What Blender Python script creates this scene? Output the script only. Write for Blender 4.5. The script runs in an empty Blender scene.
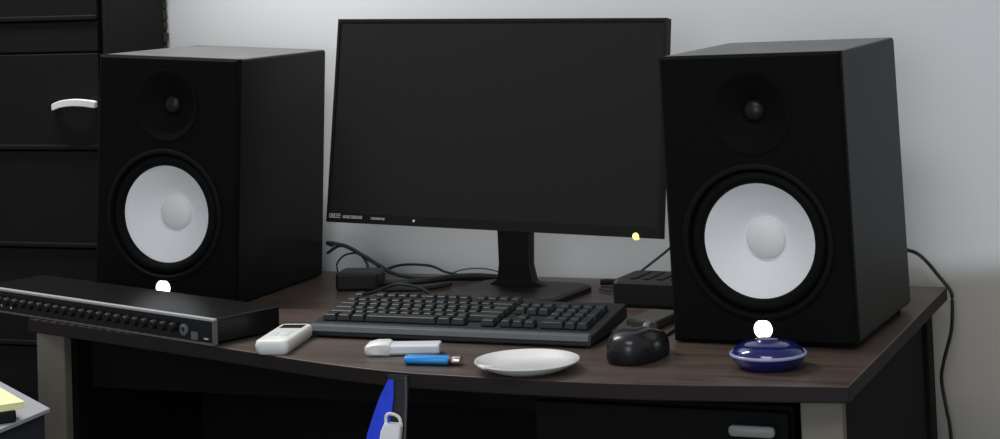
import bpy, bmesh, math, random
from mathutils import Vector, Matrix
random.seed(7)
R = math.radians
scene = bpy.context.scene
COL = scene.collection
ZT = 0.75                     # desk top height

# ------------------------------------------------------------------ materials
def srgb(r, g, b):
    f = lambda c: (c/255/12.92) if c/255 <= 0.04045 else ((c/255+0.055)/1.055)**2.4
    return (f(r), f(g), f(b), 1)

def mat(name, col, rough=0.5, metal=0.0, spec=0.5, noise=0.0, nscale=40, bump=0.0, bscale=200,
        emit=None, estr=0.0, trans=0.0, coat=0.0, ior=1.45):
    m = bpy.data.materials.new(name); m.use_nodes = True
    nt = m.node_tree; b = nt.nodes['Principled BSDF']
    b.inputs['Base Color'].default_value = col
    b.inputs['Roughness'].default_value = rough
    b.inputs['Metallic'].default_value = metal
    b.inputs['Specular IOR Level'].default_value = spec
    b.inputs['IOR'].default_value = ior
    b.inputs['Transmission Weight'].default_value = trans
    b.inputs['Coat Weight'].default_value = coat
    if emit:
        b.inputs['Emission Color'].default_value = emit
        b.inputs['Emission Strength'].default_value = estr
    tc = nt.nodes.new('ShaderNodeTexCoord')
    if noise:
        n = nt.nodes.new('ShaderNodeTexNoise'); n.inputs['Scale'].default_value = nscale
        n.inputs['Detail'].default_value = 4
        nt.links.new(tc.outputs['Object'], n.inputs['Vector'])
        mx = nt.nodes.new('ShaderNodeMix'); mx.data_type = 'RGBA'
        mx.inputs['A'].default_value = tuple(c*(1-noise) for c in col[:3]) + (1,)
        mx.inputs['B'].default_value = tuple(min(1, c*(1+noise)) for c in col[:3]) + (1,)
        nt.links.new(n.outputs['Fac'], mx.inputs['Factor'])
        nt.links.new(mx.outputs['Result'], b.inputs['Base Color'])
    if bump:
        n2 = nt.nodes.new('ShaderNodeTexNoise'); n2.inputs['Scale'].default_value = bscale
        nt.links.new(tc.outputs['Object'], n2.inputs['Vector'])
        bp = nt.nodes.new('ShaderNodeBump'); bp.inputs['Strength'].default_value = bump
        bp.inputs['Distance'].default_value = 0.002
        nt.links.new(n2.outputs['Fac'], bp.inputs['Height'])
        nt.links.new(bp.outputs['Normal'], b.inputs['Normal'])
    return m

def wood_mat(name, c1, c2, rough):
    m = bpy.data.materials.new(name); m.use_nodes = True
    nt = m.node_tree; b = nt.nodes['Principled BSDF']; b.inputs['Roughness'].default_value = rough
    tc = nt.nodes.new('ShaderNodeTexCoord'); mp = nt.nodes.new('ShaderNodeMapping')
    mp.inputs['Scale'].default_value = (2.5, 26, 26)
    n = nt.nodes.new('ShaderNodeTexNoise'); n.inputs['Scale'].default_value = 2.2
    n.inputs['Detail'].default_value = 7; n.inputs['Distortion'].default_value = 1.2
    cr = nt.nodes.new('ShaderNodeValToRGB')
    cr.color_ramp.elements[0].position = 0.32; cr.color_ramp.elements[0].color = c1
    cr.color_ramp.elements[1].position = 0.72; cr.color_ramp.elements[1].color = c2
    nt.links.new(tc.outputs['Object'], mp.inputs['Vector']); nt.links.new(mp.outputs['Vector'], n.inputs['Vector'])
    nt.links.new(n.outputs['Fac'], cr.inputs['Fac']); nt.links.new(cr.outputs['Color'], b.inputs['Base Color'])
    return m

M = {}
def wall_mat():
    """white paint above, darker beige below with a feathered, not quite level upper edge"""
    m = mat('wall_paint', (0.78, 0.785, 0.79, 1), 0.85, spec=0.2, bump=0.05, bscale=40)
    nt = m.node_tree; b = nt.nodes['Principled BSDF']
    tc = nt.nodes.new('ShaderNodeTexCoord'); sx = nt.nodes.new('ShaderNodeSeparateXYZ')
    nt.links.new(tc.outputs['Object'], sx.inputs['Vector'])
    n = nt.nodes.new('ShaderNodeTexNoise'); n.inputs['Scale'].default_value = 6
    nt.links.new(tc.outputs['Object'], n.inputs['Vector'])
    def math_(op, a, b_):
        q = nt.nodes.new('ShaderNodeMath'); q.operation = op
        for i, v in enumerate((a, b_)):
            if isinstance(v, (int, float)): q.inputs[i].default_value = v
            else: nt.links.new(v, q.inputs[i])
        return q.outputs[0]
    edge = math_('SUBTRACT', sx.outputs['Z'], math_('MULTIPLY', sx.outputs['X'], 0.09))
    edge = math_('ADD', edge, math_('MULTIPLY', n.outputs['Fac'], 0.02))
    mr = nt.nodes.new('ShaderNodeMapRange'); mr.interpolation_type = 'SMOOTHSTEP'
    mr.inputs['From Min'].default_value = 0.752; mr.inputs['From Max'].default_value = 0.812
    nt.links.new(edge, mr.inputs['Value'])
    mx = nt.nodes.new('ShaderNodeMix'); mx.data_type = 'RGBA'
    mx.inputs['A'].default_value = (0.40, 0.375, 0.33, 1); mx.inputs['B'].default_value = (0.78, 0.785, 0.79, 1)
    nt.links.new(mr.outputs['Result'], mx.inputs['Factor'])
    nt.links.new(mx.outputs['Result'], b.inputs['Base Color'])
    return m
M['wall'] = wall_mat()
M['floor'] = mat('floor_tile', (0.09, 0.08, 0.07, 1), 0.5, noise=0.2, nscale=6)
M['wood'] = wood_mat('dark_walnut_laminate', (0.040, 0.026, 0.019, 1), (0.095, 0.066, 0.050, 1), 0.42)
M['edge'] = mat('dark_edge_band', (0.014, 0.010, 0.0085, 1), 0.65, spec=0.3, noise=0.25, nscale=20)
M['leg'] = mat('grey_beige_metal', (0.175, 0.160, 0.130, 1), 0.6, spec=0.25, noise=0.08, nscale=30)
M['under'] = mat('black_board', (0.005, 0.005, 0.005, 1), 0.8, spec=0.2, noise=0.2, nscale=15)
def top_sheen(name, col, sheen_col, rough, spec):
    """black wrap; grazing reflection painted as a paler grey on the faces that look up"""
    m = mat(name, col, rough, spec=spec, bump=0.02, bscale=500)
    nt = m.node_tree; b = nt.nodes['Principled BSDF']
    g = nt.nodes.new('ShaderNodeNewGeometry'); sx = nt.nodes.new('ShaderNodeSeparateXYZ')
    nt.links.new(g.outputs['True Normal'], sx.inputs['Vector'])
    mr = nt.nodes.new('ShaderNodeMapRange'); mr.inputs['From Min'].default_value = 0.8; mr.inputs['From Max'].default_value = 0.97
    nt.links.new(sx.outputs['Z'], mr.inputs['Value'])
    n = nt.nodes.new('ShaderNodeTexNoise'); n.inputs['Scale'].default_value = 18
    tc = nt.nodes.new('ShaderNodeTexCoord'); nt.links.new(tc.outputs['Object'], n.inputs['Vector'])
    dm = nt.nodes.new('ShaderNodeMix'); dm.data_type = 'RGBA'
    dm.inputs['A'].default_value = tuple(c*0.75 for c in sheen_col[:3])+(1,); dm.inputs['B'].default_value = tuple(c*1.25 for c in sheen_col[:3])+(1,)
    nt.links.new(n.outputs['Fac'], dm.inputs['Factor'])
    mx = nt.nodes.new('ShaderNodeMix'); mx.data_type = 'RGBA'; mx.inputs['A'].default_value = col
    nt.links.new(mr.outputs['Result'], mx.inputs['Factor']); nt.links.new(dm.outputs['Result'], mx.inputs['B'])
    nt.links.new(mx.outputs['Result'], b.inputs['Base Color'])
    return m
M['vinyl'] = top_sheen('black_vinyl_wrap', (0.006, 0.0062, 0.0062, 1), (0.12, 0.125, 0.122, 1), 0.45, 0.16)  # paler upward faces paint in the sheen of the cabinet tops
M['baffle'] = mat('matte_black_baffle', (0.0035, 0.0035, 0.0036, 1), 0.8, spec=0.1, bump=0.05, bscale=600)
M['rubber'] = mat('black_rubber', (0.0030, 0.0030, 0.0030, 1), 0.7, spec=0.12)
M['ring'] = mat('black_trim', (0.0030, 0.0031, 0.0033, 1), 0.62, spec=0.14)
M['cone'] = mat('white_paper_cone', (0.83, 0.83, 0.83, 1), 0.6, spec=0.3, noise=0.02, nscale=30)
M['cap'] = mat('white_dust_cap', (0.78, 0.77, 0.765, 1), 0.5, spec=0.3)
M['dome'] = mat('black_dome', (0.008, 0.008, 0.008, 1), 0.35, spec=0.3)
M['led'] = mat('white_led', (1, 1, 1, 1), 0.4, emit=(1, 1, 0.97, 1), estr=3.0)
M['ledy'] = mat('yellow_green_led', (0.6, 0.65, 0.2, 1), 0.4, emit=(0.80, 0.85, 0.22, 1), estr=1.6)
M['plastic'] = mat('black_plastic', (0.007, 0.007, 0.0075, 1), 0.45, spec=0.35)
M['screen'] = mat('dark_screen', (0.0115, 0.0115, 0.0108, 1), 0.5, spec=0.2, noise=0.06, nscale=120)
M['bezel'] = mat('dark_bezel', (0.0065, 0.0065, 0.0065, 1), 0.5, spec=0.2)
M['mark'] = mat('pale_print', (0.55, 0.54, 0.48, 1), 0.5)
M['keycap'] = mat('charcoal_keycap', (0.017, 0.0185, 0.020, 1), 0.45, spec=0.35, noise=0.1, nscale=60)
M['kbody'] = mat('charcoal_keyboard', (0.010, 0.011, 0.012, 1), 0.42)
M['klip'] = mat('grey_lip', (0.085, 0.09, 0.095, 1), 0.38)
M['gloss'] = mat('glossy_black', (0.012, 0.012, 0.013, 1), 0.27)
M['satin'] = mat('satin_black', (0.007, 0.007, 0.007, 1), 0.55, spec=0.25)
M['white'] = mat('white_plastic', (0.74, 0.74, 0.70, 1), 0.35)
M['clipw'] = mat('clear_white_plastic', (0.86, 0.86, 0.88, 1), 0.3)
M['white2'] = mat('bluish_white_plastic', (0.66, 0.67, 0.72, 1), 0.3)
M['lcd'] = mat('dark_lcd', (0.02, 0.022, 0.022, 1), 0.2)
M['btn'] = mat('grey_button', (0.42, 0.43, 0.42, 1), 0.5)
M['china'] = mat('white_glazed_china', (0.72, 0.72, 0.70, 1), 0.12, coat=0.3)
M['blue_l'] = mat('sky_blue_plastic', (0.02, 0.24, 0.62, 1), 0.22)
M['red'] = mat('dark_red_button', (0.10, 0.01, 0.015, 1), 0.4)
M['steel'] = mat('bright_steel', (0.72, 0.70, 0.66, 1), 0.28, metal=1.0)
M['alu'] = mat('brushed_aluminium', (0.72, 0.73, 0.74, 1), 0.3, metal=1.0)
M['trim'] = mat('silver_paint', (0.36, 0.36, 0.36, 1), 0.35)
M['rackface'] = mat('black_painted_metal', (0.006, 0.0065, 0.007, 1), 0.5, spec=0.3)
M['racktop'] = mat('black_sheet_metal', (0.006, 0.006, 0.006, 1), 0.30, spec=0.35, bump=0.02, bscale=500)
M['blue_g'] = mat('cobalt_blue_glass', (0.008, 0.011, 0.10, 1), 0.15, coat=0.5)
M['blue_rim'] = mat('pale_blue_rim', (0.30, 0.32, 0.50, 1), 0.2)
M['blue_f'] = mat('royal_blue_ribbon', (0.02, 0.06, 0.75, 1), 0.6, noise=0.2, nscale=80)
M['strap'] = mat('charcoal_webbing', (0.022, 0.024, 0.027, 1), 0.8, bump=0.3, bscale=900)
M['strapedge'] = mat('grey_strap_edge', (0.075, 0.078, 0.082, 1), 0.7)
M['chest'] = mat('black_stained_wood', (0.0050, 0.0048, 0.0045, 1), 0.65, noise=0.2, nscale=12, spec=0.2, bump=0.1, bscale=80)
M['chest_s'] = mat('worn_black_side', (0.009, 0.0088, 0.0082, 1), 0.7, spec=0.2, noise=0.3, nscale=18)
M['chip'] = mat('chipped_brown_edge', (0.040, 0.036, 0.024, 1), 0.85, noise=0.5, nscale=60)
M['cable'] = mat('black_cable', (0.014, 0.014, 0.015, 1), 0.5)
M['teal'] = mat('dark_teal_cable', (0.012, 0.035, 0.045, 1), 0.45)
M['gcable'] = mat('grey_cable', (0.09, 0.09, 0.095, 1), 0.5)
M['grey'] = mat('warm_grey_plastic', (0.055, 0.052, 0.046, 1), 0.5)
M['tabletop'] = mat('light_grey_laminate', (0.34, 0.345, 0.37, 1), 0.4)
M['apron'] = mat('dark_slate_panel', (0.028, 0.030, 0.036, 1), 0.5)
M['yellow'] = mat('pale_yellow_paper', (0.80, 0.78, 0.42, 1), 0.7)
M['hgrey'] = mat('dull_grey_handle', (0.11, 0.11, 0.11, 1), 0.45)
M['pull'] = mat('grey_pull', (0.30, 0.30, 0.30, 1), 0.45)

# ------------------------------------------------------------------ mesh helpers
def obj(name, bm, m, parent=None, loc=(0, 0, 0), rot=(0, 0, 0), smooth=False, bevel=0.0, seg=2):
    bmesh.ops.recalc_face_normals(bm, faces=bm.faces[:])
    me = bpy.data.meshes.new(name); bm.to_mesh(me); bm.free()
    ms = m if isinstance(m, (list, tuple)) else [m]
    for x in ms: me.materials.append(x)
    if smooth:
        for p in me.polygons: p.use_smooth = True
    o = bpy.data.objects.new(name, me); COL.objects.link(o)
    o.location = loc; o.rotation_euler = rot
    if parent: o.parent = parent
    if bevel:
        b = o.modifiers.new('bevel', 'BEVEL'); b.width = bevel; b.segments = seg
        b.limit_method = 'ANGLE'; b.angle_limit = R(40)
    if smooth:
        try:
            me.set_sharp_from_angle(angle=R(42))
        except Exception: pass
    return o

def thing(name, label, cat, loc=(0, 0, 0), rotz=0.0, group=None):
    o = bpy.data.objects.new(name, None); COL.objects.link(o)
    o.empty_display_size = 0.05
    o.location = loc; o.rotation_euler = (0, 0, rotz)
    o['label'] = label; o['category'] = cat
    if group: o['group'] = group
    return o

def tag(o, label, cat, group=None):
    o['label'] = label; o['category'] = cat
    if group: o['group'] = group
    return o

def box(bm, x0, x1, y0, y1, z0, z1, mi=0):
    vs = [bm.verts.new(p) for p in ((x0,y0,z0),(x1,y0,z0),(x1,y1,z0),(x0,y1,z0),(x0,y0,z1),(x1,y0,z1),(x1,y1,z1),(x0,y1,z1))]
    fs = [bm.faces.new([vs[i] for i in q]) for q in ((0,3,2,1),(4,5,6,7),(0,1,5,4),(1,2,6,5),(2,3,7,6),(3,0,4,7))]
    for f in fs: f.material_index = mi
    return vs, fs

def B(*a):
    bm = bmesh.new(); box(bm, *a); return bm

def lathe(bm, prof, n=48, axis='Z', c=(0, 0, 0), close=False, mi=0):
    """prof: list of (r, h). axis Z: h up. axis Y: h along +y."""
    rings = []
    for r, h in prof:
        if r < 1e-6:
            p = (c[0], c[1], c[2]+h) if axis == 'Z' else (c[0], c[1]+h, c[2])
            rings.append([bm.verts.new(p)]); continue
        ring = []
        for k in range(n):
            a = 2*math.pi*k/n
            if axis == 'Z': p = (c[0]+r*math.cos(a), c[1]+r*math.sin(a), c[2]+h)
            else: p = (c[0]+r*math.cos(a), c[1]+h, c[2]+r*math.sin(a))
            ring.append(bm.verts.new(p))
        rings.append(ring)
    seq = list(zip(rings, rings[1:]))
    if close: seq.append((rings[-1], rings[0]))
    for a, b in seq:
        for k in range(n):
            k2 = (k+1) % n
            if len(a) == 1 and len(b) == 1: continue
            if len(a) == 1: f = bm.faces.new((a[0], b[k], b[k2]))
            elif len(b) == 1: f = bm.faces.new((a[k], b[0], a[k2]))
            else: f = bm.faces.new((a[k], b[k], b[k2], a[k2]))
            f.material_index = mi

def prism(bm, pts, z0, z1, mi=0):
    lo = [bm.verts.new((p[0], p[1], z0)) for p in pts]; hi = [bm.verts.new((p[0], p[1], z1)) for p in pts]
    n = len(pts)
    f1 = bm.faces.new(hi); f2 = bm.faces.new(lo[::-1])
    for i in range(n):
        j = (i+1) % n
        bm.faces.new((lo[i], lo[j], hi[j], hi[i])).material_index = mi
    return f1

def catmull(pts, k=8):
    P = [Vector(p) for p in pts]; P = [P[0]*2-P[1]] + P + [P[-1]*2-P[-2]]
    out = []
    for i in range(1, len(P)-2):
        for t in range(k):
            t /= k
            a, b, c, d = P[i-1], P[i], P[i+1], P[i+2]
            out.append(0.5*((2*b)+(c-a)*t+(2*a-5*b+4*c-d)*t*t+(3*b-a-3*c+d)*t**3))
    out.append(P[-2]); return out

def tube(bm, pts, r, n=8, k=8, flat=1.0):
    P = catmull(pts, k); rings = []
    up = Vector((0, 0, 1))
    for i, p in enumerate(P):
        t = (P[min(i+1, len(P)-1)]-P[max(i-1, 0)]).normalized()
        s = t.cross(up)
        if s.length < 1e-3: s = Vector((1, 0, 0))
        s.normalize(); u = s.cross(t).normalized()
        rr = r[0]+(r[1]-r[0])*i/(len(P)-1) if isinstance(r, tuple) else r
        rings.append([bm.verts.new(p+s*rr*math.cos(2*math.pi*j/n)+u*rr*flat*math.sin(2*math.pi*j/n)) for j in range(n)])
    for a, b in zip(rings, rings[1:]):
        for j in range(n): bm.faces.new((a[j], a[(j+1)%n], b[(j+1)%n], b[j]))
    bm.faces.new(rings[0][::-1]); bm.faces.new(rings[-1])

def T(*a, **k):
    bm = bmesh.new(); tube(bm, *a, **k); return bm

def rrect(w, d, r, n=6, cx=0, cy=0):
    out = []
    for sx, sy, a0 in ((1, 1, 0), (-1, 1, 90), (-1, -1, 180), (1, -1, 270)):
        for i in range(n+1):
            a = R(a0+90*i/n)
            out.append((cx+sx*(w/2-r)+r*math.cos(a), cy+sy*(d/2-r)+r*math.sin(a)))
    return out

def loft(bm, loops, cap=True, mi=0):
    """loops: lists of 3-D points of equal count"""
    rs = [[bm.verts.new(p) for p in l] for l in loops]; n = len(rs[0])
    for a, b in zip(rs, rs[1:]):
        for j in range(n): bm.faces.new((a[j], a[(j+1)%n], b[(j+1)%n], b[j])).material_index = mi
    if cap:
        bm.faces.new(rs[0][::-1]).material_index = mi; bm.faces.new(rs[-1]).material_index = mi

def struct(name, bm, m):
    o = obj(name, bm, m); o['kind'] = 'structure'; return o

# ------------------------------------------------------------------ the setting
YW = 0.782
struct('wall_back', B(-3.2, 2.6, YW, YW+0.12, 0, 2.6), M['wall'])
struct('floor', B(-3.2, 2.6, -3.2, YW+0.12, -0.1, 0), M['floor'])

# ------------------------------------------------------------------ desk
FRONT = [(0.0, 0.0), (-0.10, -0.016), (-0.25, -0.036), (-0.38, -0.041), (-0.48, -0.038), (-0.60, -0.028),
         (-0.73, 0.006), (-0.87, 0.057), (-1.00, 0.103), (-1.18, 0.166), (-1.345, 0.222)]
DB = 0.732
def front_y(x):
    for (xa, ya), (xb, yb) in zip(FRONT, FRONT[1:]):
        if xb <= x <= xa: return ya+(yb-ya)*(x-xa)/(xb-xa)
    return 0
desk = thing('desk', 'dark walnut desk with bowed front edge and pale grey legs, under the speakers and monitor', 'desk', (-0.67, 0.35, 0))
def L(p): return (p[0]+0.67, p[1]-0.35)
fr = [(p.x, p.y) for p in catmull([(x, y, 0) for x, y in FRONT], 5)]
bm = bmesh.new()
ftop = prism(bm, [L(p) for p in fr]+[L((-1.345, DB)), L((0, DB))], ZT-0.020, ZT, 1)
bm.normal_update()
obj('tabletop', bm, [M['wood'], M['edge']], desk, bevel=0.0015)
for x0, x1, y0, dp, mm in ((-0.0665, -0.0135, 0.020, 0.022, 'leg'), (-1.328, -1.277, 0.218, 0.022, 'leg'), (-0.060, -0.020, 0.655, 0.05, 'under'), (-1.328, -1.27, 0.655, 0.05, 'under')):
    x0 += 0.67; x1 += 0.67; y0 -= 0.35
    lg = obj('leg', B(x0, x1, y0, y0+dp, 0.012, ZT-0.020), M[mm], desk, bevel=0.003)
    obj('leg_foot', B(x0-0.003, x1+0.003, y0-0.003, y0+dp+0.003, 0, 0.012), M['rubber'], lg)
obj('modesty_panel', B(-1.26+0.67, -0.07+0.67, 0.60-0.35, 0.618-0.35, 0.15, ZT-0.020), M['under'], desk)
obj('side_panel', B(-1.31+0.67, -1.292+0.67, 0.275-0.35, 0.65-0.35, 0.15, ZT-0.020), M['under'], desk)
obj('side_panel', B(-0.045+0.67, -0.027+0.67, 0.08-0.35, 0.65-0.35, 0.15, ZT-0.020), M['under'], desk)
obj('front_rail', B(-1.255+0.67, -0.07+0.67, 0.262-0.35, 0.28-0.35, 0.64, ZT-0.020), M['under'], desk)

# drawer unit under the right half
ped = thing('drawer_pedestal', 'black drawer unit under the right half of the desk with dull grey pull', 'drawer unit', (-0.27, 0.17, 0))
obj('body', B(-0.175, 0.175, -0.07, 0.08, 0.03, 0.70), M['under'], ped, bevel=0.003)
for i, (za, zb) in enumerate(((0.04, 0.33), (0.335, 0.565), (0.57, 0.695))):
    d = obj('drawer', B(-0.172, 0.172, -0.088, -0.0705, za, zb), M['under'], ped, bevel=0.002)
    zc = (za+zb)/2+0.087
    bm = bmesh.new(); hx = 0.128     # rounded bar pull on a recessed stem
    box(bm, hx-0.024, hx+0.024, -0.098, -0.088, zc-0.049, zc-0.043)
    loft(bm, [[(x, -0.098, zc-0.046+z) for x, z in rrect(0.060, 0.0135, 0.0055, 5, cx=hx)], [(x, -0.104, zc-0.046+z) for x, z in rrect(0.060, 0.0135, 0.0055, 5, cx=hx)], [(x, -0.106, zc-0.046+z) for x, z in rrect(0.055, 0.009, 0.004, 5, cx=hx)]])
    obj('handle', bm, M['pull'], d, smooth=True)['label'] = 'dull grey pull'
for sx in (-1, 1):
    for sy in (-0.05, 0.06):
        obj('foot', B(sx*0.15-0.02, sx*0.15+0.02, sy-0.015, sy+0.015, 0, 0.03), M['rubber'], ped)

# ------------------------------------------------------------------ black drawer chest at the left
CX1, CY0, CY1, CX0 = -1.416, 0.575, 0.776, -2.05
ch = thing('drawer_chest', 'tall black chest of drawers against the wall left of the desk, with white pulls', 'chest of drawers', ((CX0+CX1)/2, (CY0+CY1)/2, 0))
hw, hd = (CX1-CX0)/2, (CY1-CY0)/2
bm = bmesh.new(); box(bm, -hw, hw-0.012, -hd+0.016, hd, 0.0, 1.58)
obj('carcass', bm, M['chest'], ch)
bm = bmesh.new(); box(bm, hw-0.012, hw, -hd+0.004, hd, 0.0, 1.58)
sp = obj('side_panel', bm, M['chest_s'], ch, bevel=0.002)
# chipped back edge of the side panel
bm = bmesh.new(); zz = 0.72; 
while zz < 1.57:
    s = random.uniform(0.008, 0.022); dd = random.uniform(0.0015, 0.005)
    box(bm, hw-0.006, hw+dd, hd-0.012, hd-0.001, zz, zz+s); zz += s*random.uniform(0.9, 1.6)
obj('chipped_edge', bm, M['chip'], sp, bevel=0.001)
obj('chest_top', B(-hw-0.01, hw+0.008, -hd-0.012, hd, 1.58, 1.605), M['chest'], ch, bevel=0.003)
seams = [0.02, 0.29, 0.46, 0.632, 0.805, 0.977, 1.149, 1.205, 1.38, 1.575]
for za, zb in zip(seams, seams[1:]):
    bm = bmesh.new(); box(bm, -hw+0.006, hw-0.018, -hd-0.002, -hd+0.0155, za+0.0013, zb-0.0013)
    if zb-za > 0.1:       # a raised lip along the drawer's lower edge
        box(bm, -hw+0.006, hw-0.018, -hd-0.006, -hd-0.002, za+0.0013, za+0.010)
    d = obj('drawer', bm, M['chest'], ch, bevel=0.002)
    if zb-za > 0.1:
        zc = (za+zb)/2-0.004
        for hx in ((-1.482-(CX0+CX1)/2,) if 0.97 < za < 0.98 else ()):
            pts = []
            bm = bmesh.new()
            n = 14; loops = []
            for i in range(n+1):
                t = i/n; x = hx+(t-0.5)*0.090; z = zc+0.007*(1-(2*t-1)**2)-0.006+0.004*t
                out = 0.010+0.010*math.sin(math.pi*min(1, max(0, t)))
                hh = 0.0062 if 0 < i < n else 0.0055
                y0 = -hd-0.002-out; y1 = -hd-0.002 if i in (0, 1, n-1, n) else y0+0.009
                loops.append([(x, y0, z-hh), (x, y1, z-hh), (x, y1, z+hh), (x, y0, z+hh)])
            loft(bm, loops)
            h = obj('handle', bm, M['white'], d, smooth=True, bevel=0.0012)
            h['label'] = 'white arched pull'

# ------------------------------------------------------------------ studio speakers
SW, SD, SH = 0.257, 0.318, 0.390
def circle_edges(bm, cx, cz, r, y, n=64):
    vs = [bm.verts.new((cx+r*math.cos(2*math.pi*k/n), y, cz+r*math.sin(2*math.pi*k/n))) for k in range(n)]
    return [bm.edges.new((vs[k], vs[(k+1) % n])) for k in range(n)], vs
def speaker(label, loc, rotz, tilt_x, tilt_y, foot_h):
    root = thing('studio_speaker', label, 'speaker', loc, 0, 'pair of studio speakers on the desk')
    # slight lean of the box on its feet
    mt = Matrix.Rotation(rotz, 4, 'Z') @ Matrix.Rotation(tilt_y, 4, 'Y') @ Matrix.Rotation(tilt_x, 4, 'X')
    root.rotation_euler = mt.to_euler()
    h = SW/2
    # cabinet: open-fronted box with walls
    bm = bmesh.new()
    vs, fs = box(bm, -h, h, 0.014, SD, 0, SH)
    bm.faces.remove(fs[2])
    obj('cabinet', bm, M['vinyl'], root, bevel=0.005, seg=3)
    # baffle with two round openings
    bm = bmesh.new(); ins = 0.004
    def rect(y, k):
        return [bm.verts.new(p) for p in ((-h+k, y, k), (h-k, y, k), (h-k, y, SH-k), (-h+k, y, SH-k))]
    a, b, c = rect(0.016, 0), rect(0.004, 0), rect(0.0, ins)
    for p, q in ((a, b), (b, c)):
        for i in range(4): bm.faces.new((p[i], p[(i+1) % 4], q[(i+1) % 4], q[i]))
    ed = [bm.edges.get((c[i], c[(i+1) % 4])) for i in range(4)]
    e1, v1 = circle_edges(bm, 0, 0.137, 0.1045, 0.0)
    e2, v2 = circle_edges(bm, 0, 0.312, 0.058, 0.0)
    bmesh.ops.triangle_fill(bm, use_beauty=True, edges=ed+e1+e2, normal=(0, -1, 0))
    obj('baffle', bm, M['baffle'], root)
    # woofer
    wc = (0, 0, 0.137)
    bm = bmesh.new()
    lathe(bm, [(0.1055, 0.001), (0.1055, -0.0035), (0.1025, -0.005), (0.0985, -0.0045), (0.0965, -0.001), (0.0955, 0.010), (0.105, 0.012)], 64, 'Y', wc)
    obj('trim_ring', bm, M['ring'], root, smooth=True)
    bm = bmesh.new()
    prof = [(0.0962, 0.006)]+[(0.0868+0.0088*math.cos(t), 0.006-0.0085*math.sin(t)) for t in [math.pi*i/10 for i in range(11)]]+[(0.0770, 0.008)]
    lathe(bm, prof, 64, 'Y', wc)
    obj('rubber_surround', bm, M['rubber'], root, smooth=True)
    bm = bmesh.new()
    prof = [(0.0778, 0.0065)]
    for i in range(9):
        t = i/8; r = 0.0775-(0.0775-0.026)*t
        prof.append((r, 0.0065+0.036*(t**0.9)))
    lathe(bm, prof, 64, 'Y', wc)
    cn = obj('woofer_cone', bm, M['cone'], root, smooth=True); cn['label'] = 'white woofer cone'
    bm = bmesh.new()
    prof = [(0.0285, 0.0415), (0.0275, 0.0365)]+[(0.0275*math.cos(t), 0.0365-0.013*math.sin(t)) for t in [math.pi/2*i/8 for i in range(1, 9)]]
    prof[-1] = (0, prof[-1][1])
    lathe(bm, prof, 48, 'Y', wc)
    obj('dust_cap', bm, M['cap'], cn, smooth=True)
    # tweeter waveguide
    tcn = (0, 0, 0.312)
    bm = bmesh.new()
    lathe(bm, [(0.0585, -0.0015), (0.056, -0.002), (0.050, 0.001), (0.036, 0.009), (0.022, 0.015), (0.0165, 0.020), (0.0165, 0.026)], 56, 'Y', tcn)
    wg = obj('tweeter_waveguide', bm, M['baffle'], root, smooth=True)
    bm = bmesh.new()
    prof = [(0.0163, 0.021)]+[(0.0155*math.cos(t), 0.020-0.009*math.sin(t)) for t in [math.pi/2*i/7 for i in range(8)]]
    prof[-1] = (0, prof[-1][1])
    lathe(bm, prof, 40, 'Y', tcn)
    obj('tweeter_dome', bm, M['dome'], wg, smooth=True)
    # power light
    bm = bmesh.new()
    lathe(bm, [(0.0128, 0.0), (0.0128, -0.0012), (0.0113, -0.002), (0, -0.002)], 32, 'Y', (0, 0, 0.0195))
    l = obj('power_light', bm, M['led'], root, smooth=True); l['label'] = 'glowing white round power light'
    # feet down to the desk
    inv = mt.inverted()
    for sx in (-1, 1):
        for yy in (0.03, SD-0.03):
            x = sx*(h-0.022)
            top = Vector((x, yy, 0.001)); w = Vector(loc)+mt @ top
            dz = max(0.0012, w.z-ZT)
            down = inv.to_3x3() @ Vector((0, 0, -dz))
            n = 20; lo = []; hi = []
            for k in range(n):
                a = 2*math.pi*k/n; o = Vector((0.012*math.cos(a), 0.012*math.sin(a), 0))
                q = mt @ (top+o); q = Vector(loc)+q
                dd = inv.to_3x3() @ Vector((0, 0, -(q.z-ZT-0.0004)))
                hi.append(tuple(top+o)); lo.append(tuple(top+o+dd))
            bm = bmesh.new(); loft(bm, [lo, hi]); obj('foot', bm, M['rubber'], root)
    return root
speaker('left studio speaker with white cone, standing behind the black rack unit',
        (-1.1883, 0.3672, 0.7585), R(0.536), R(-0.236), R(2.889), 0)
speaker('right studio speaker with white cone, glowing light just above the blue dish',
        (-0.1613, 0.2217, 0.7540), R(-2.513), R(0.526), R(-0.939), 0)

# ------------------------------------------------------------------ monitor
MB, MW, MH = Vector((-0.6775, 0.50, 0.8600)), 0.596, 0.3346
mon = thing('computer_monitor', 'wide black monitor, screen off, between the two speakers with small yellow-green light', 'monitor', (-0.664, 0.565, ZT), R(-5.67))
pm = (Matrix.Translation(MB) @ Matrix.Rotation(R(-5.67), 4, 'Z') @ Matrix.Rotation(R(-8.52), 4, 'X') @ Matrix.Rotation(R(0.93), 4, 'Y'))
rm = Matrix.Translation(mon.location) @ Matrix.Rotation(R(-5.67), 4, 'Z')
PL = rm.inverted() @ pm
def panel(name, bm, m, **k):
    par = k.pop('parent', mon); nested = par is not mon
    o = obj(name, bm, m, par, **k)
    if not nested:
        o.location = PL.to_translation(); o.rotation_euler = PL.to_euler()
    return o
w = MW/2
bm = bmesh.new()
def fr_rect(y, k, kb): return [(-w+k, y, kb), (w-k, y, kb), (w-k, y, MH-k), (-w+k, y, MH-k)]
loft(bm, [fr_rect(0.018, 0, 0), fr_rect(0.0, 0, 0), fr_rect(0.0, 0.005, 0.0165), fr_rect(0.0015, 0.0055, 0.017)], cap=False)
bz = panel('bezel', bm, M['bezel'])
bm = bmesh.new()
vs = [bm.verts.new(p) for p in fr_rect(0.0015, 0.0054, 0.0169)]; bm.faces.new(vs)
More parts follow.
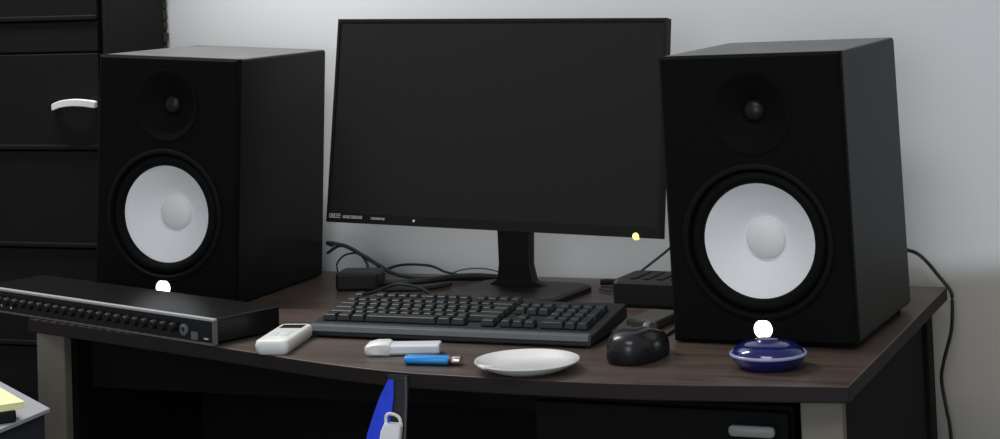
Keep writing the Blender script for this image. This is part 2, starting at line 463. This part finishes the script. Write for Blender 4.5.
vs2 = [bm.verts.new(p) for p in fr_rect(0.0100, 0.0054, 0.0169)]; bm.faces.new(vs2[::-1])
for i in range(4): bm.faces.new((vs[i], vs2[i], vs2[(i+1) % 4], vs[(i+1) % 4]))
panel('screen', bm, M['screen'])
bm = bmesh.new()
loft(bm, [fr_rect(0.018, 0, 0), fr_rect(0.026, 0.012, 0.012), [(-w*0.6, 0.048, 0.05), (w*0.6, 0.048, 0.05), (w*0.6, 0.048, MH-0.06), (-w*0.6, 0.048, MH-0.06)]])
panel('back_cover', bm, M['plastic'])
# worn pale print along the lower left of the bezel (illegible in the photograph)
x = -w+0.006
rs = random.Random(3)
for cnt, ww, hh in ((7, 0.0026, 0.0068), (14, 0.0022, 0.0046), (0, 0.012, 0), (11, 0.0020, 0.0034)):
    if cnt == 0: x += ww; continue
    bm = bmesh.new(); xs = x
    for i in range(cnt):
        k = rs.choice((0, 1, 2)); z0 = 0.0075
        if k != 1: box(bm, x, x+0.0008, -0.0006, 0.0002, z0, z0+hh)
        if k != 0: box(bm, x, x+ww*0.85, -0.0006, 0.0002, z0+hh*0.45, z0+hh*0.62)
        box(bm, x, x+ww*0.8, -0.0006, 0.0002, z0, z0+hh*0.16); box(bm, x, x+ww*0.8, -0.0006, 0.0002, z0+hh*0.84, z0+hh)
        x += ww*1.22
    box(bm, xs, x-ww*0.4, -0.0004, 0.0002, 0.0075, 0.0075+hh*0.12)
    panel('printed_word', bm, M['mark'], parent=bz)
    x += 0.004
bm = bmesh.new()
lathe(bm, [(0.0022, 0.0002), (0.0022, -0.0008), (0, -0.0008)], 14, 'Y', (-w+0.1665, 0, 0.0085))
panel('printed_dot', bm, M['mark'], parent=bz)
bm = bmesh.new()
lathe(bm, [(0.0, -0.0062), (0.0035, -0.0055), (0.0055, -0.002), (0.0055, 0.003), (0.003, 0.006), (0, 0.006)], 20, 'Y', (w-0.040, 0.002, 0.002))
l = panel('status_light', bm, M['ledy'], parent=bz, smooth=True); l['label'] = 'yellow-green status light'
# stand
bm = bmesh.new()
loft(bm, [[(-0.052, 0.012, 0.008), (0.062, 0.012, 0.008), (0.062, 0.030, 0.008), (-0.052, 0.030, 0.008)],
          [(-0.032, 0.012, 0.020), (0.036, 0.012, 0.020), (0.036, 0.028, 0.020), (-0.032, 0.028, 0.020)],
          [(-0.028, 0.011, 0.045), (0.031, 0.011, 0.045), (0.031, 0.027, 0.045), (-0.028, 0.027, 0.045)],
          [(-0.028, 0.010, 0.11), (0.034, 0.010, 0.11), (0.034, 0.026, 0.11), (-0.028, 0.026, 0.11)],
          [(-0.030, 0.008, 0.215), (0.037, 0.008, 0.215), (0.037, 0.026, 0.215), (-0.030, 0.026, 0.215)]])
obj('stand_neck', bm, M['plastic'], mon, bevel=0.003)
bm = bmesh.new()
loft(bm, [[(x_, y_, 0) for x_, y_ in rrect(0.20, 0.17, 0.03, cx=0.02, cy=-0.015)], [(x_, y_, 0.008) for x_, y_ in rrect(0.20, 0.17, 0.03, cx=0.02, cy=-0.015)],
          [(x_, y_, 0.011) for x_, y_ in rrect(0.187, 0.157, 0.026, cx=0.02, cy=-0.015)]])
obj('stand_base', bm, M['plastic'], mon)

# ------------------------------------------------------------------ keyboard
KW, KD = 0.438, 0.160
kb = thing('keyboard', 'full-size charcoal keyboard with number pad in front of the monitor', 'keyboard', (-0.607, 0.243, ZT), R(-0.6))
zf, zb = 0.016, 0.036
def kz(y): return zf+(zb-zf)*(y+KD/2)/KD
bm = bmesh.new()
h2 = KD/2
loft(bm, [[(-KW/2, -h2, 0.003), (-KW/2, -h2+0.004, zf-0.001), (-KW/2, h2-0.003, zb-0.001), (-KW/2, h2, zb-0.012), (-KW/2, h2, 0.014), (-KW/2, h2-0.03, 0.010)],
          [(KW/2, -h2, 0.003), (KW/2, -h2+0.004, zf-0.001), (KW/2, h2-0.003, zb-0.001), (KW/2, h2, zb-0.012), (KW/2, h2, 0.014), (KW/2, h2-0.03, 0.010)]])
obj('case', bm, M['kbody'], kb, bevel=0.002)
bm = bmesh.new()
loft(bm, [[(sx*(KW/2-0.003), -h2-0.0006, zf-0.0065), (sx*(KW/2-0.003), -h2+0.004, zf+0.0012), (sx*(KW/2-0.003), -h2+0.0155, zf+0.0024), (sx*(KW/2-0.003), -h2+0.0155, zf-0.003)] for sx in (-1, 1)])
obj('front_lip', bm, M['klip'], kb, bevel=0.001)
for sx in (-1, 1):
    obj('flip_foot', B(sx*0.19-0.014, sx*0.19+0.014, h2-0.034, h2-0.028, 0, 0.012), M['kbody'], kb)
    obj('rubber_foot', B(sx*0.19-0.014, sx*0.19+0.014, -h2+0.006, -h2+0.014, 0, 0.0045), M['rubber'], kb)
U = 0.0188
rows = []   # (row index, start units, widths)
main = [[(0, 1)]+[(2+i, 1) for i in range(4)]+[(6.5+i, 1) for i in range(4)]+[(11+i, 1) for i in range(4)],
        [(i, 1) for i in range(13)]+[(13, 2)],
        [(0, 1.5)]+[(1.5+i, 1) for i in range(12)]+[(13.5, 1.5)],
        [(0, 1.75)]+[(1.75+i, 1) for i in range(11)]+[(12.75, 2.25)],
        [(0, 2.25)]+[(2.25+i, 1) for i in range(10)]+[(12.25, 2.75)],
        [(0, 1.25), (1.25, 1.25), (2.5, 1.25), (3.75, 6.25), (10, 1.25), (11.25, 1.25), (13.75, 1.25)]]
nav = [[], [(15.35+i, 1) for i in range(3)], [(15.35+i, 1) for i in range(3)], [], [(16.35, 1)], [(15.35+i, 1) for i in range(3)]]
pad = [[], [(18.7+i, 1) for i in range(4)], [(18.7+i, 1) for i in range(3)], [(18.7+i, 1) for i in range(3)], [(18.7+i, 1) for i in range(3)], [(18.7, 2), (20.7, 1)]]
X0 = -KW/2+0.011
def key(x, y, wx, wy):
    cx, cy = x+wx/2, y; a, b = wx/2-0.0011, wy/2-0.0011
    bm = bmesh.new()
    t = 0.0022
    base = kz(cy)-0.0008
    sl = (zb-zf)/KD
    def ring(a, b, dz, oy=0): return [(cx+i*a, cy+j*b+oy, base+dz+sl*(j*b)) for i, j in ((-1, -1), (1, -1), (1, 1), (-1, 1))]
    loft(bm, [ring(a, b, 0), ring(a, b, 0.002), ring(a-t, b-t*0.8, 0.0085, 0.0008)])
    obj('key', bm, M['keycap'], kb, bevel=0.0008, seg=1)
nk = 0
for r in range(6):
    y = h2-0.020-r*U-(0.006 if r else 0)
    for x, wd in main[r]+nav[r]+pad[r]:
        key(X0+x*U*0.967, y, wd*U*0.967, U); nk += 1
for r, xx in ((2, 21.7), (4, 21.7)):
    y = h2-0.026-(r+0.5)*U; key(X0+xx*U*0.967, y, U*0.967, 2*U); nk += 1

# ------------------------------------------------------------------ mouse
ms = thing('computer_mouse', 'glossy black computer mouse right of the keyboard', 'mouse', (-0.306, 0.122, ZT), R(-6)); ms.scale = (1.14, 1.06, 1.12)
def egg(wf, wb, ln, n=40):
    out = []
    for k in range(n):
        a = 2*math.pi*k/n; y = math.sin(a)*ln/2; t = (math.sin(a)+1)/2
        ww = wb*(1-t)+wf*t
        e = math.copysign(abs(math.cos(a))**0.8, math.cos(a))
        out.append((e*ww/2, y))
    return out
O = egg(0.058, 0.066, 0.116)
bm = bmesh.new()
loft(bm, [[(x*0.96, y*0.97, 0.001) for x, y in O], [(x, y, 0.006) for x, y in O], [(x*0.99, y*0.99, 0.013) for x, y in O]])
obj('base', bm, M['satin'], ms, smooth=True)
bm = bmesh.new(); loops = []
for i in range(9):
    t = i/8; s = math.cos(t*math.pi/2*0.97)**0.55; z = 0.013+0.025*math.sin(t*math.pi/2)
    loops.append([(x*0.985*s, y*0.985*s-0.006*t, z-0.010*max(0, y/0.058)*t) for x, y in O])
loft(bm, loops)
obj('shell', bm, M['gloss'], ms, smooth=True)
bm = bmesh.new(); lathe(bm, [(0, -0.004), (0.009, -0.004), (0.010, -0.002), (0.010, 0.002), (0.009, 0.004), (0, 0.004)], 24)
wh = obj('scroll_wheel', bm, M['hgrey'], ms, loc=(0, 0.030, 0.027), rot=(0, R(90), 0), smooth=True)
mi_ = (Matrix.Translation(ms.location) @ Matrix.Rotation(R(-6), 4, 'Z') @ Matrix.Diagonal((1.14, 1.06, 1.12, 1))).inverted()
bm = T([mi_ @ Vector(p) for p in ((-0.302, 0.165, ZT+0.016), (-0.303, 0.195, ZT+0.006), (-0.311, 0.23, ZT+0.0025), (-0.313, 0.30, ZT+0.0025), (-0.310, 0.42, ZT+0.0025), (-0.297, 0.53, ZT+0.0025), (-0.30, 0.64, ZT+0.0025))], 0.0018, n=6)
obj('cord', bm, M['cable'], ms, smooth=True)

# ------------------------------------------------------------------ small things on the front of the desk
rmt = thing('remote_control', 'white remote control with dark display at the left front of the desk', 'remote control', (-0.826, 0.100, ZT), R(11)); rmt.scale = (0.92, 0.82, 0.95)
bm = bmesh.new()
def rl(wd, ln, z, r): return [(x, y, z) for x, y in rrect(wd, ln, r)]
loft(bm, [rl(0.044, 0.146, 0.0, 0.008), rl(0.051, 0.156, 0.005, 0.010), rl(0.054, 0.160, 0.013, 0.011), rl(0.050, 0.155, 0.0195, 0.010), rl(0.045, 0.150, 0.021, 0.009)])
obj('body', bm, M['white'], rmt, smooth=True)
obj('display', B(-0.018, 0.018, 0.034, 0.064, 0.0205, 0.0216), M['lcd'], rmt, bevel=0.001)
for i in range(3):
    for j in range(2):
        obj('button', B(-0.013+j*0.016, -0.003+j*0.016, -0.005-i*0.016, 0.003-i*0.016, 0.0205, 0.0222), M['white2'], rmt, bevel=0.001)

wst = thing('white_dongle', 'white plastic stick with rounded cap lying against the front of the keyboard', 'usb stick', (-0.632, 0.080, ZT), R(15))
bm = bmesh.new()
def side(x, wd, z0, z1): return [(x, -wd, z0+0.003), (x, -wd*0.8, z0), (x, wd*0.8, z0), (x, wd, z0+0.003), (x, wd, z1-0.003), (x, wd*0.75, z1), (x, -wd*0.75, z1), (x, -wd, z1-0.003)]
loft(bm, [side(-0.052, 0.010, 0.003, 0.012), side(-0.048, 0.015, 0.001, 0.016), side(-0.036, 0.017, 0, 0.0185), side(-0.020, 0.017, 0, 0.0185), side(-0.016, 0.015, 0.001, 0.0165)])
obj('cap', bm, M['white'], wst, smooth=True)
bm = bmesh.new()
loft(bm, [side(-0.016, 0.0145, 0.001, 0.0155), side(0.050, 0.0145, 0.001, 0.0155), side(0.052, 0.0130, 0.002, 0.0145)])
obj('body', bm, M['white2'], wst, bevel=0.0006)

lit = thing('lighter', 'sky blue lighter with bright metal end lying before the white stick', 'lighter', (-0.561, 0.024, ZT), R(6))
bm = bmesh.new()
def ov(x, a, b, n=16): return [(x, a*math.cos(2*math.pi*k/n), 0.0063+b*math.sin(2*math.pi*k/n)) for k in range(n)]
loft(bm, [ov(-0.040, 0.009, 0.0045), ov(-0.0385, 0.0115, 0.0060), ov(0.020, 0.0115, 0.0062), ov(0.022, 0.0105, 0.0056)])
obj('body', bm, M['blue_l'], lit, smooth=True)
bm = bmesh.new(); loft(bm, [ov(0.022, 0.0108, 0.0058), ov(0.027, 0.0108, 0.0058)])
obj('thumb_button', bm, M['red'], lit, smooth=True)
bm = bmesh.new(); loft(bm, [ov(0.027, 0.0100, 0.0056), ov(0.037, 0.0096, 0.0054), ov(0.038, 0.0085, 0.0046)])
obj('metal_hood', bm, M['steel'], lit, smooth=True)

dsh = thing('shallow_dish', 'shiny white shallow round dish overhanging the front edge of the desk', 'dish', (-0.424, 0.013, ZT), 0); dsh.scale = (1, 1, 0.82)
bm = bmesh.new()
lathe(bm, [(0, 0.002), (0.036, 0.002), (0.038, 0.0), (0.042, 0.0), (0.052, 0.005), (0.066, 0.013), (0.069, 0.0165), (0.0685, 0.018), (0.0655, 0.0175), (0.056, 0.011), (0.044, 0.006), (0.02, 0.005), (0, 0.005)], 64)
obj('bowl', bm, M['china'], dsh, smooth=True)
bm = bmesh.new()      # thumb rest notch on the near rim
loft(bm, [[(-0.010, -0.070, 0.0135), (0.010, -0.070, 0.0135), (0.008, -0.070, 0.020), (-0.008, -0.070, 0.020)],
          [(-0.011, -0.052, 0.0085), (0.011, -0.052, 0.0085), (0.008, -0.052, 0.0175), (-0.008, -0.052, 0.0175)]])
o = obj('rest', bm, M['china'], dsh, bevel=0.003, smooth=True); o.rotation_euler = (0, 0, R(-40))

bd = thing('blue_lidded_dish', 'cobalt blue round lidded dish in front of the right speaker', 'dish', (-0.123, 0.094, ZT), 0)
bm = bmesh.new()
lathe(bm, [(0, 0.002), (0.030, 0.002), (0.033, 0), (0.037, 0.001), (0.045, 0.010), (0.0485, 0.0165), (0.047, 0.0175), (0.043, 0.014), (0, 0.010)], 56)
obj('bowl', bm, M['blue_g'], bd, smooth=True)
bm = bmesh.new()
prof = [(0.0478+0.0022*math.cos(t), 0.0182+0.0022*math.sin(t)) for t in [2*math.pi*i/10 for i in range(10)]]
lathe(bm, prof, 56, close=True)
obj('rim', bm, M['blue_rim'], bd, smooth=True)['label'] = 'pale blue rim'
bm = bmesh.new()
lathe(bm, [(0.0465, 0.0185), (0.044, 0.024), (0.036, 0.0295), (0.026, 0.0325), (0.017, 0.0335), (0.0155, 0.0345), (0.0150, 0.0355), (0.012, 0.0368), (0, 0.0372)], 56)
obj('lid', bm, M['blue_g'], bd, smooth=True)

# ------------------------------------------------------------------ black rack unit at the left front
p0, p1 = Vector((-0.925, 0.0775, 0)), Vector((-1.430, 0.2665, 0))
dv = (p1-p0).normalized(); ang = math.atan2(-dv.y, -dv.x)
RL, RD, RH = 0.600, 0.125, 0.0385
rk = thing('rack_unit', 'long black rack audio unit with silver top edge along the left front of the desk', 'audio unit',
           tuple(p0+dv*RL/2+Vector((0, 0, ZT))), ang)
bm = bmesh.new(); box(bm, -RL/2+0.004, RL/2-0.004, 0.004, RD, 0.004, RH-0.001)
obj('chassis', bm, M['racktop'], rk, bevel=0.0015)
bm = bmesh.new(); box(bm, -RL/2, RL/2, -0.002, 0.004, 0.003, RH-0.003)
fp = obj('faceplate', bm, M['rackface'], rk)
bm = bmesh.new()
box(bm, -RL/2, RL/2, -0.004, 0.004, RH-0.0035, RH+0.0004); obj('top_trim', bm, M['trim'], rk, bevel=0.0008)['label'] = 'silver top strip'
bm = bmesh.new(); box(bm, RL/2-0.0018, RL/2+0.0005, -0.004, 0.004, 0.002, RH-0.004); obj('end_trim', bm, M['hgrey'], rk)
bm = bmesh.new(); box(bm, -RL/2, RL/2, -0.004, 0.004, 0.001, 0.004); obj('bottom_trim', bm, M['hgrey'], rk)
for i in range(22):
    x = RL/2-0.088-i*0.0222
    bm = bmesh.new(); lathe(bm, [(0.0068, -0.002), (0.0066, -0.011), (0.0056, -0.013), (0, -0.013)], 20, 'Y', (x, 0, 0.020))
    box(bm, x-0.0006, x+0.0006, -0.0136, -0.0128, 0.021, 0.026)
    obj('knob', bm, M['satin'], fp, smooth=True)
bm = bmesh.new(); lathe(bm, [(0.0085, -0.002), (0.0085, -0.005), (0.006, -0.006), (0.0042, -0.006), (0.004, -0.002)], 24, 'Y', (RL/2-0.066, 0, 0.018))
obj('jack_socket', bm, M['hgrey'], fp, smooth=True)
bm = bmesh.new(); box(bm, RL/2-0.050, RL/2-0.036, -0.004, -0.002, 0.006, 0.017); obj('switch', bm, M['hgrey'], fp)
bm = bmesh.new(); box(bm, RL/2-0.022, RL/2-0.013, -0.0035, -0.002, 0.0085, 0.0105); obj('printed_mark', bm, M['mark'], fp)
for x, z in ((-0.262, 0.029), (-0.268, 0.014), (-0.246, 0.014), (-0.22, 0.012)):
    bm = bmesh.new(); lathe(bm, [(0.0030, -0.002), (0.0030, -0.005), (0, -0.0052)], 14, 'Y', (-RL/2+0.05+(x+0.27), 0, z))
    obj('screw', bm, M['alu'], fp, smooth=True)
for sx in (-1, 1):
    for yy in (0.02, RD-0.02):
        bm = bmesh.new(); lathe(bm, [(0, 0), (0.008, 0), (0.009, 0.0045), (0, 0.0045)], 16, 'Z', (sx*(RL/2-0.1) if sx > 0 else -RL/2+0.17, yy, 0))
        obj('foot', bm, M['rubber'], rk)

# ------------------------------------------------------------------ strap hanging from the desk front
yS = front_y(-0.575)-0.004
ln = thing('lanyard', 'dark strap with blue ribbon and white clip hanging over the front edge of the desk', 'lanyard', (-0.586, yS-0.002, ZT))
bm = bmesh.new()
def strip(pts, th):
    loops = []
    for (xl, xr, y, z) in pts:
        loops.append([(xl, y, z), (xr, y, z), (xr, y+th, z), (xl, y+th, z)])
    loft(bm, loops)
strip([(-0.016, 0.012, 0.0015, -0.003), (-0.016, 0.013, 0.001, -0.018), (-0.016, 0.013, -0.002, -0.03), (-0.015, 0.012, -0.006, -0.06), (-0.013, 0.009, -0.007, -0.10), (-0.012, 0.008, -0.007, -0.16)], 0.0015)
st = obj('strap', bm, M['strap'], ln)
obj('seam_cord', T([(0.013, -0.006, -0.004), (0.013, -0.007, -0.03), (0.0115, -0.008, -0.06), (0.009, -0.009, -0.10), (0.007, -0.009, -0.15)], 0.0016, n=8), M['strapedge'], st, smooth=True)
bm = bmesh.new()
strip([(-0.012, -0.004, -0.0075, -0.008), (-0.024, -0.004, -0.009, -0.030), (-0.034, -0.008, -0.011, -0.055), (-0.042, -0.014, -0.013, -0.078), (-0.050, -0.022, -0.014, -0.115), (-0.056, -0.030, -0.014, -0.15)], 0.0015)
obj('ribbon', bm, M['blue_f'], ln)['label'] = 'royal blue ribbon'
bm = bmesh.new()   # clip: open ring on top, solid body below
def clip_rect(wd, d, z, sh): return [(x+sh, y-0.014, z+0.0) for x, y in rrect(wd, d, min(d, wd)*0.3, 4)]
loft(bm, [clip_rect(0.026, 0.012, -0.145, -0.016), clip_rect(0.030, 0.014, -0.11, -0.013), clip_rect(0.028, 0.014, -0.072, -0.006), clip_rect(0.024, 0.012, -0.062, -0.003)])
cl = obj('clip', bm, M['clipw'], ln, smooth=True); cl['label'] = 'white plastic clip'
obj('loop', T([(-0.014, -0.014, -0.064), (-0.013, -0.014, -0.053), (-0.006, -0.014, -0.050), (0.005, -0.014, -0.054), (0.008, -0.014, -0.066)], 0.0022, n=8), M['white'], cl, smooth=True)

# ------------------------------------------------------------------ cables and boxes behind
tag(obj('power_adapter', B(-0.036, 0.036, -0.03, 0.03, 0, 0.030), M['plastic'], None, (-0.935, 0.572, ZT), (0, 0, R(12)), bevel=0.005), 'black power adapter on the desk between left speaker and monitor stand', 'power adapter')
rt = thing('router_box', 'small black box standing between the monitor stand and the right speaker', 'box', (-0.385, 0.520, ZT), R(-4))
bm = bmesh.new(); loft(bm, [[(x, y, z) for x, y in rrect(0.150-k, 0.10-k, 0.008)] for z, k in ((0.002, 0.004), (0.006, 0), (0.036, 0), (0.041, 0.006))])
obj('case', bm, M['plastic'], rt)
for k in range(5): obj('vent_rib', B(-0.05+k*0.022, -0.042+k*0.022, -0.035, 0.035, 0.0405, 0.0425), M['plastic'], rt)
obj('rubber_foot', B(-0.06, 0.06, -0.035, 0.035, 0, 0.0025), M['rubber'], rt)
tag(obj('grey_flat_case', B(-0.024, 0.024, -0.045, 0.045, 0, 0.014), M['grey'], None, (-0.358, 0.352, ZT), (0, 0, R(-6)), bevel=0.003), 'flat warm grey case behind the mouse, beside the right speaker', 'case')

def cable(name, pts, r, m, label): return tag(obj(name, T(pts, r, n=8), m, smooth=True), label, 'cable')
zc = ZT+0.003
cable('cable', [(-1.05, 0.70, 0.800), (-1.033, 0.65, 0.8117), (-1.001, 0.65, 0.8075), (-0.969, 0.65, 0.7925), (-0.940, 0.655, 0.775), (-0.918, 0.66, 0.762), (-0.88, 0.665, 0.7545), (-0.80, 0.67, 0.7535), (-0.72, 0.685, 0.7535)], 0.0034, M['teal'], 'thick teal cable arching highest out from behind the left speaker')
cable('cable', [(-1.05, 0.68, 0.79), (-1.02, 0.672, 0.804), (-0.990, 0.672, 0.796), (-0.972, 0.672, 0.778), (-0.958, 0.655, 0.761), (-0.93, 0.64, zc), (-0.87, 0.625, zc)], 0.0026, M['teal'], 'thin teal cable dropping steeply below the thick one by the left speaker')
cable('cable', [(-1.036, 0.69, 0.756), (-1.037, 0.69, 0.770), (-1.022, 0.69, 0.785), (-0.996, 0.69, 0.789), (-0.972, 0.69, 0.780), (-0.962, 0.695, 0.764), (-0.985, 0.70, 0.757), (-1.02, 0.70, 0.756)], 0.0016, M['cable'], 'thin black cable coiled in a loop beside the left speaker')
cable('cable', [(-0.965, 0.715, 0.754), (-0.935, 0.715, 0.765), (-0.905, 0.715, 0.768), (-0.870, 0.715, 0.766), (-0.845, 0.715, 0.757), (-0.82, 0.71, 0.7535)], 0.0022, M['cable'], 'black cable in a low hump behind the keyboard left of the stand')
cable('cable', [(-0.835, 0.722, 0.7535), (-0.815, 0.722, 0.760), (-0.785, 0.722, 0.763), (-0.757, 0.722, 0.760), (-0.74, 0.722, 0.7535)], 0.0012, M['gcable'], 'thin grey cable in a small arch just left of the monitor stand')
cable('cable', [(-0.93, 0.59, 0.756), (-0.88, 0.595, 0.757), (-0.84, 0.62, 0.757), (-0.80, 0.65, 0.759), (-0.76, 0.66, 0.760), (-0.71, 0.66, 0.758)], 0.0055, M['cable'], 'thick black cable running along the desk from adapter to the stand')
cable('cable', [(-0.88, 0.54, 0.755), (-0.82, 0.55, 0.7555), (-0.80, 0.58, 0.7555), (-0.79, 0.61, 0.7555)], 0.0045, M['cable'], 'short black cable lying just behind the keyboard')
cable('cable', [(-0.89, 0.500, 0.7535), (-0.87, 0.497, 0.760), (-0.83, 0.492, 0.772), (-0.79, 0.490, 0.768), (-0.765, 0.485, 0.7545), (-0.77, 0.455, 0.7535)], 0.0026, M['cable'], 'black cable arching between the power adapter and the back of the keyboard')
cable('cable', [(-0.90, 0.475, 0.7535), (-0.86, 0.462, 0.7535), (-0.82, 0.450, 0.7535), (-0.79, 0.430, 0.7535), (-0.70, 0.425, 0.7535), (-0.64, 0.405, 0.7535)], 0.0026, M['gcable'], 'grey cable lying close along the back edge of the keyboard')
cable('cable', [(-0.545, 0.662, 0.7555), (-0.51, 0.66, 0.757), (-0.47, 0.655, 0.757), (-0.42, 0.64, 0.756), (-0.36, 0.62, 0.7555)], 0.0050, M['cable'], 'thick black cable along the desk between stand and right speaker')
cable('cable', [(-0.385, 0.60, 0.845), (-0.40, 0.60, 0.828), (-0.4183, 0.60, 0.8126), (-0.4575, 0.60, 0.7835), (-0.485, 0.60, 0.762), (-0.50, 0.595, 0.754), (-0.53, 0.61, 0.7535)], 0.0020, M['gcable'], 'grey cable slanting up to the right behind the small black box')
cable('cable', [(-0.13, 0.60, 0.83), (-0.09, 0.66, 0.822), (-0.0547, 0.74, 0.8035), (-0.0335, 0.74, 0.7899), (-0.0115, 0.742, 0.7624), (0.0025, 0.742, 0.7441), (0.0055, 0.742, 0.7287), (0.002, 0.742, 0.6823), (-0.0115, 0.742, 0.6354), (-0.0175, 0.745, 0.6043), (-0.012, 0.745, 0.5583), (-0.007, 0.745, 0.5139), (-0.004, 0.745, 0.35), (-0.01, 0.745, 0.1), (0.02, 0.74, 0.004), (0.15, 0.70, 0.0035)], 0.0029, M['cable'], 'black power cable hanging down the wall past the right end of the desk')

# ------------------------------------------------------------------ pale side table at the lower left
ZS = 0.70
sx, sy = -1.30, -0.32
stb = thing('side_table', 'light grey side table whose pointed corner shows at the lower left', 'table', (sx, sy, 0))
poly = [(-1.0697, -0.1204), (-1.2505, 0.0168), (-1.42, 0.10), (-1.55, 0.0), (-1.55, -0.62), (-1.045, -0.62)]
loc_ = [(x-sx, y-sy) for x, y in poly]
bm = bmesh.new(); prism(bm, loc_, ZS-0.006, ZS); obj('tabletop', bm, M['tabletop'], stb, bevel=0.001)
inner = [(x*0.975, y*0.975) for x, y in loc_]
bm = bmesh.new(); prism(bm, inner, ZS-0.11, ZS-0.0065); obj('apron', bm, M['apron'], stb)
for x, y in ((-0.20, 0.32), (-0.20, -0.25), (0.20, 0.13), (0.20, -0.25)):
    obj('leg', B(x-0.02, x+0.02, y-0.02, y+0.02, 0, ZS-0.1105), M['apron'], stb, bevel=0.002)
nb = tag(obj('black_case', B(-0.07, 0.07, -0.05, 0.05, 0, 0.016), M['satin'], None, (-1.150, -0.200, ZS), (0, 0, R(-38)), bevel=0.003), 'flat black case under the yellow note pad at lower left', 'case')
yp = thing('note_pad', 'pale yellow note pad lying on the black case at lower left', 'note pad', (-1.141, -0.190, ZS+0.016), R(-38))
obj('pages', B(-0.066, 0.066, -0.048, 0.048, 0, 0.008), M['yellow'], yp)
obj('top_sheet', B(-0.0665, 0.0665, -0.0485, 0.0485, 0.008, 0.0088), M['yellow'], yp)

# ------------------------------------------------------------------ light
w_ = bpy.data.worlds.new('room_ambient'); scene.world = w_; w_.use_nodes = True
w_.node_tree.nodes['Background'].inputs['Color'].default_value = (0.90, 0.93, 1.0, 1)
w_.node_tree.nodes['Background'].inputs['Strength'].default_value = 0.32
def area(name, loc, rot, sx, sy, power, col):
    l = bpy.data.lights.new(name, 'AREA'); l.shape = 'RECTANGLE'; l.size = sx; l.size_y = sy
    l.energy = power; l.color = col
    o = bpy.data.objects.new(name, l); COL.objects.link(o); o.location = loc; o.rotation_euler = rot
    return o
area('ceiling_tube_lamp', (-1.65, 0.36, 2.25), (0, 0, 0), 0.9, 0.16, 30, (1.0, 0.99, 0.965))
area('front_fill', (0.2, -3.0, 1.35), (R(90), 0, 0), 1.5, 1.2, 23, (0.84, 0.93, 1.0))  # added cool fill from the front, no real window; lifts wall under monitor
area('high_front_fill', (0.05, -1.45, 2.70), (0, 0, 0), 1.2, 0.60, 20, (0.97, 0.985, 1.0))  # unseen light added as front fill for the speaker cones

# ------------------------------------------------------------------ camera
FPX = 1992.6
cam = bpy.data.cameras.new('camera'); co = bpy.data.objects.new('camera', cam); COL.objects.link(co)
cam.sensor_fit = 'HORIZONTAL'; cam.sensor_width = 36; cam.lens = FPX/1000*36
cam.shift_x = 0; cam.shift_y = -(219.5+139.245)/1000
cam.clip_start = 0.05
co.location = (0.5374, -2.4277, 1.2844)
co.rotation_euler = (Matrix.Rotation(R(21.735), 3, 'Z') @ Matrix.Rotation(R(90+2.85), 3, 'X') @ Matrix.Rotation(R(-2.1426), 3, 'Z')).to_euler()
scene.camera = co

scene.view_settings.view_transform = 'Standard'
scene.view_settings.look = 'None'
scene.view_settings.gamma = 1
scene.view_settings.exposure = 0
scene.view_settings.use_curve_mapping = False
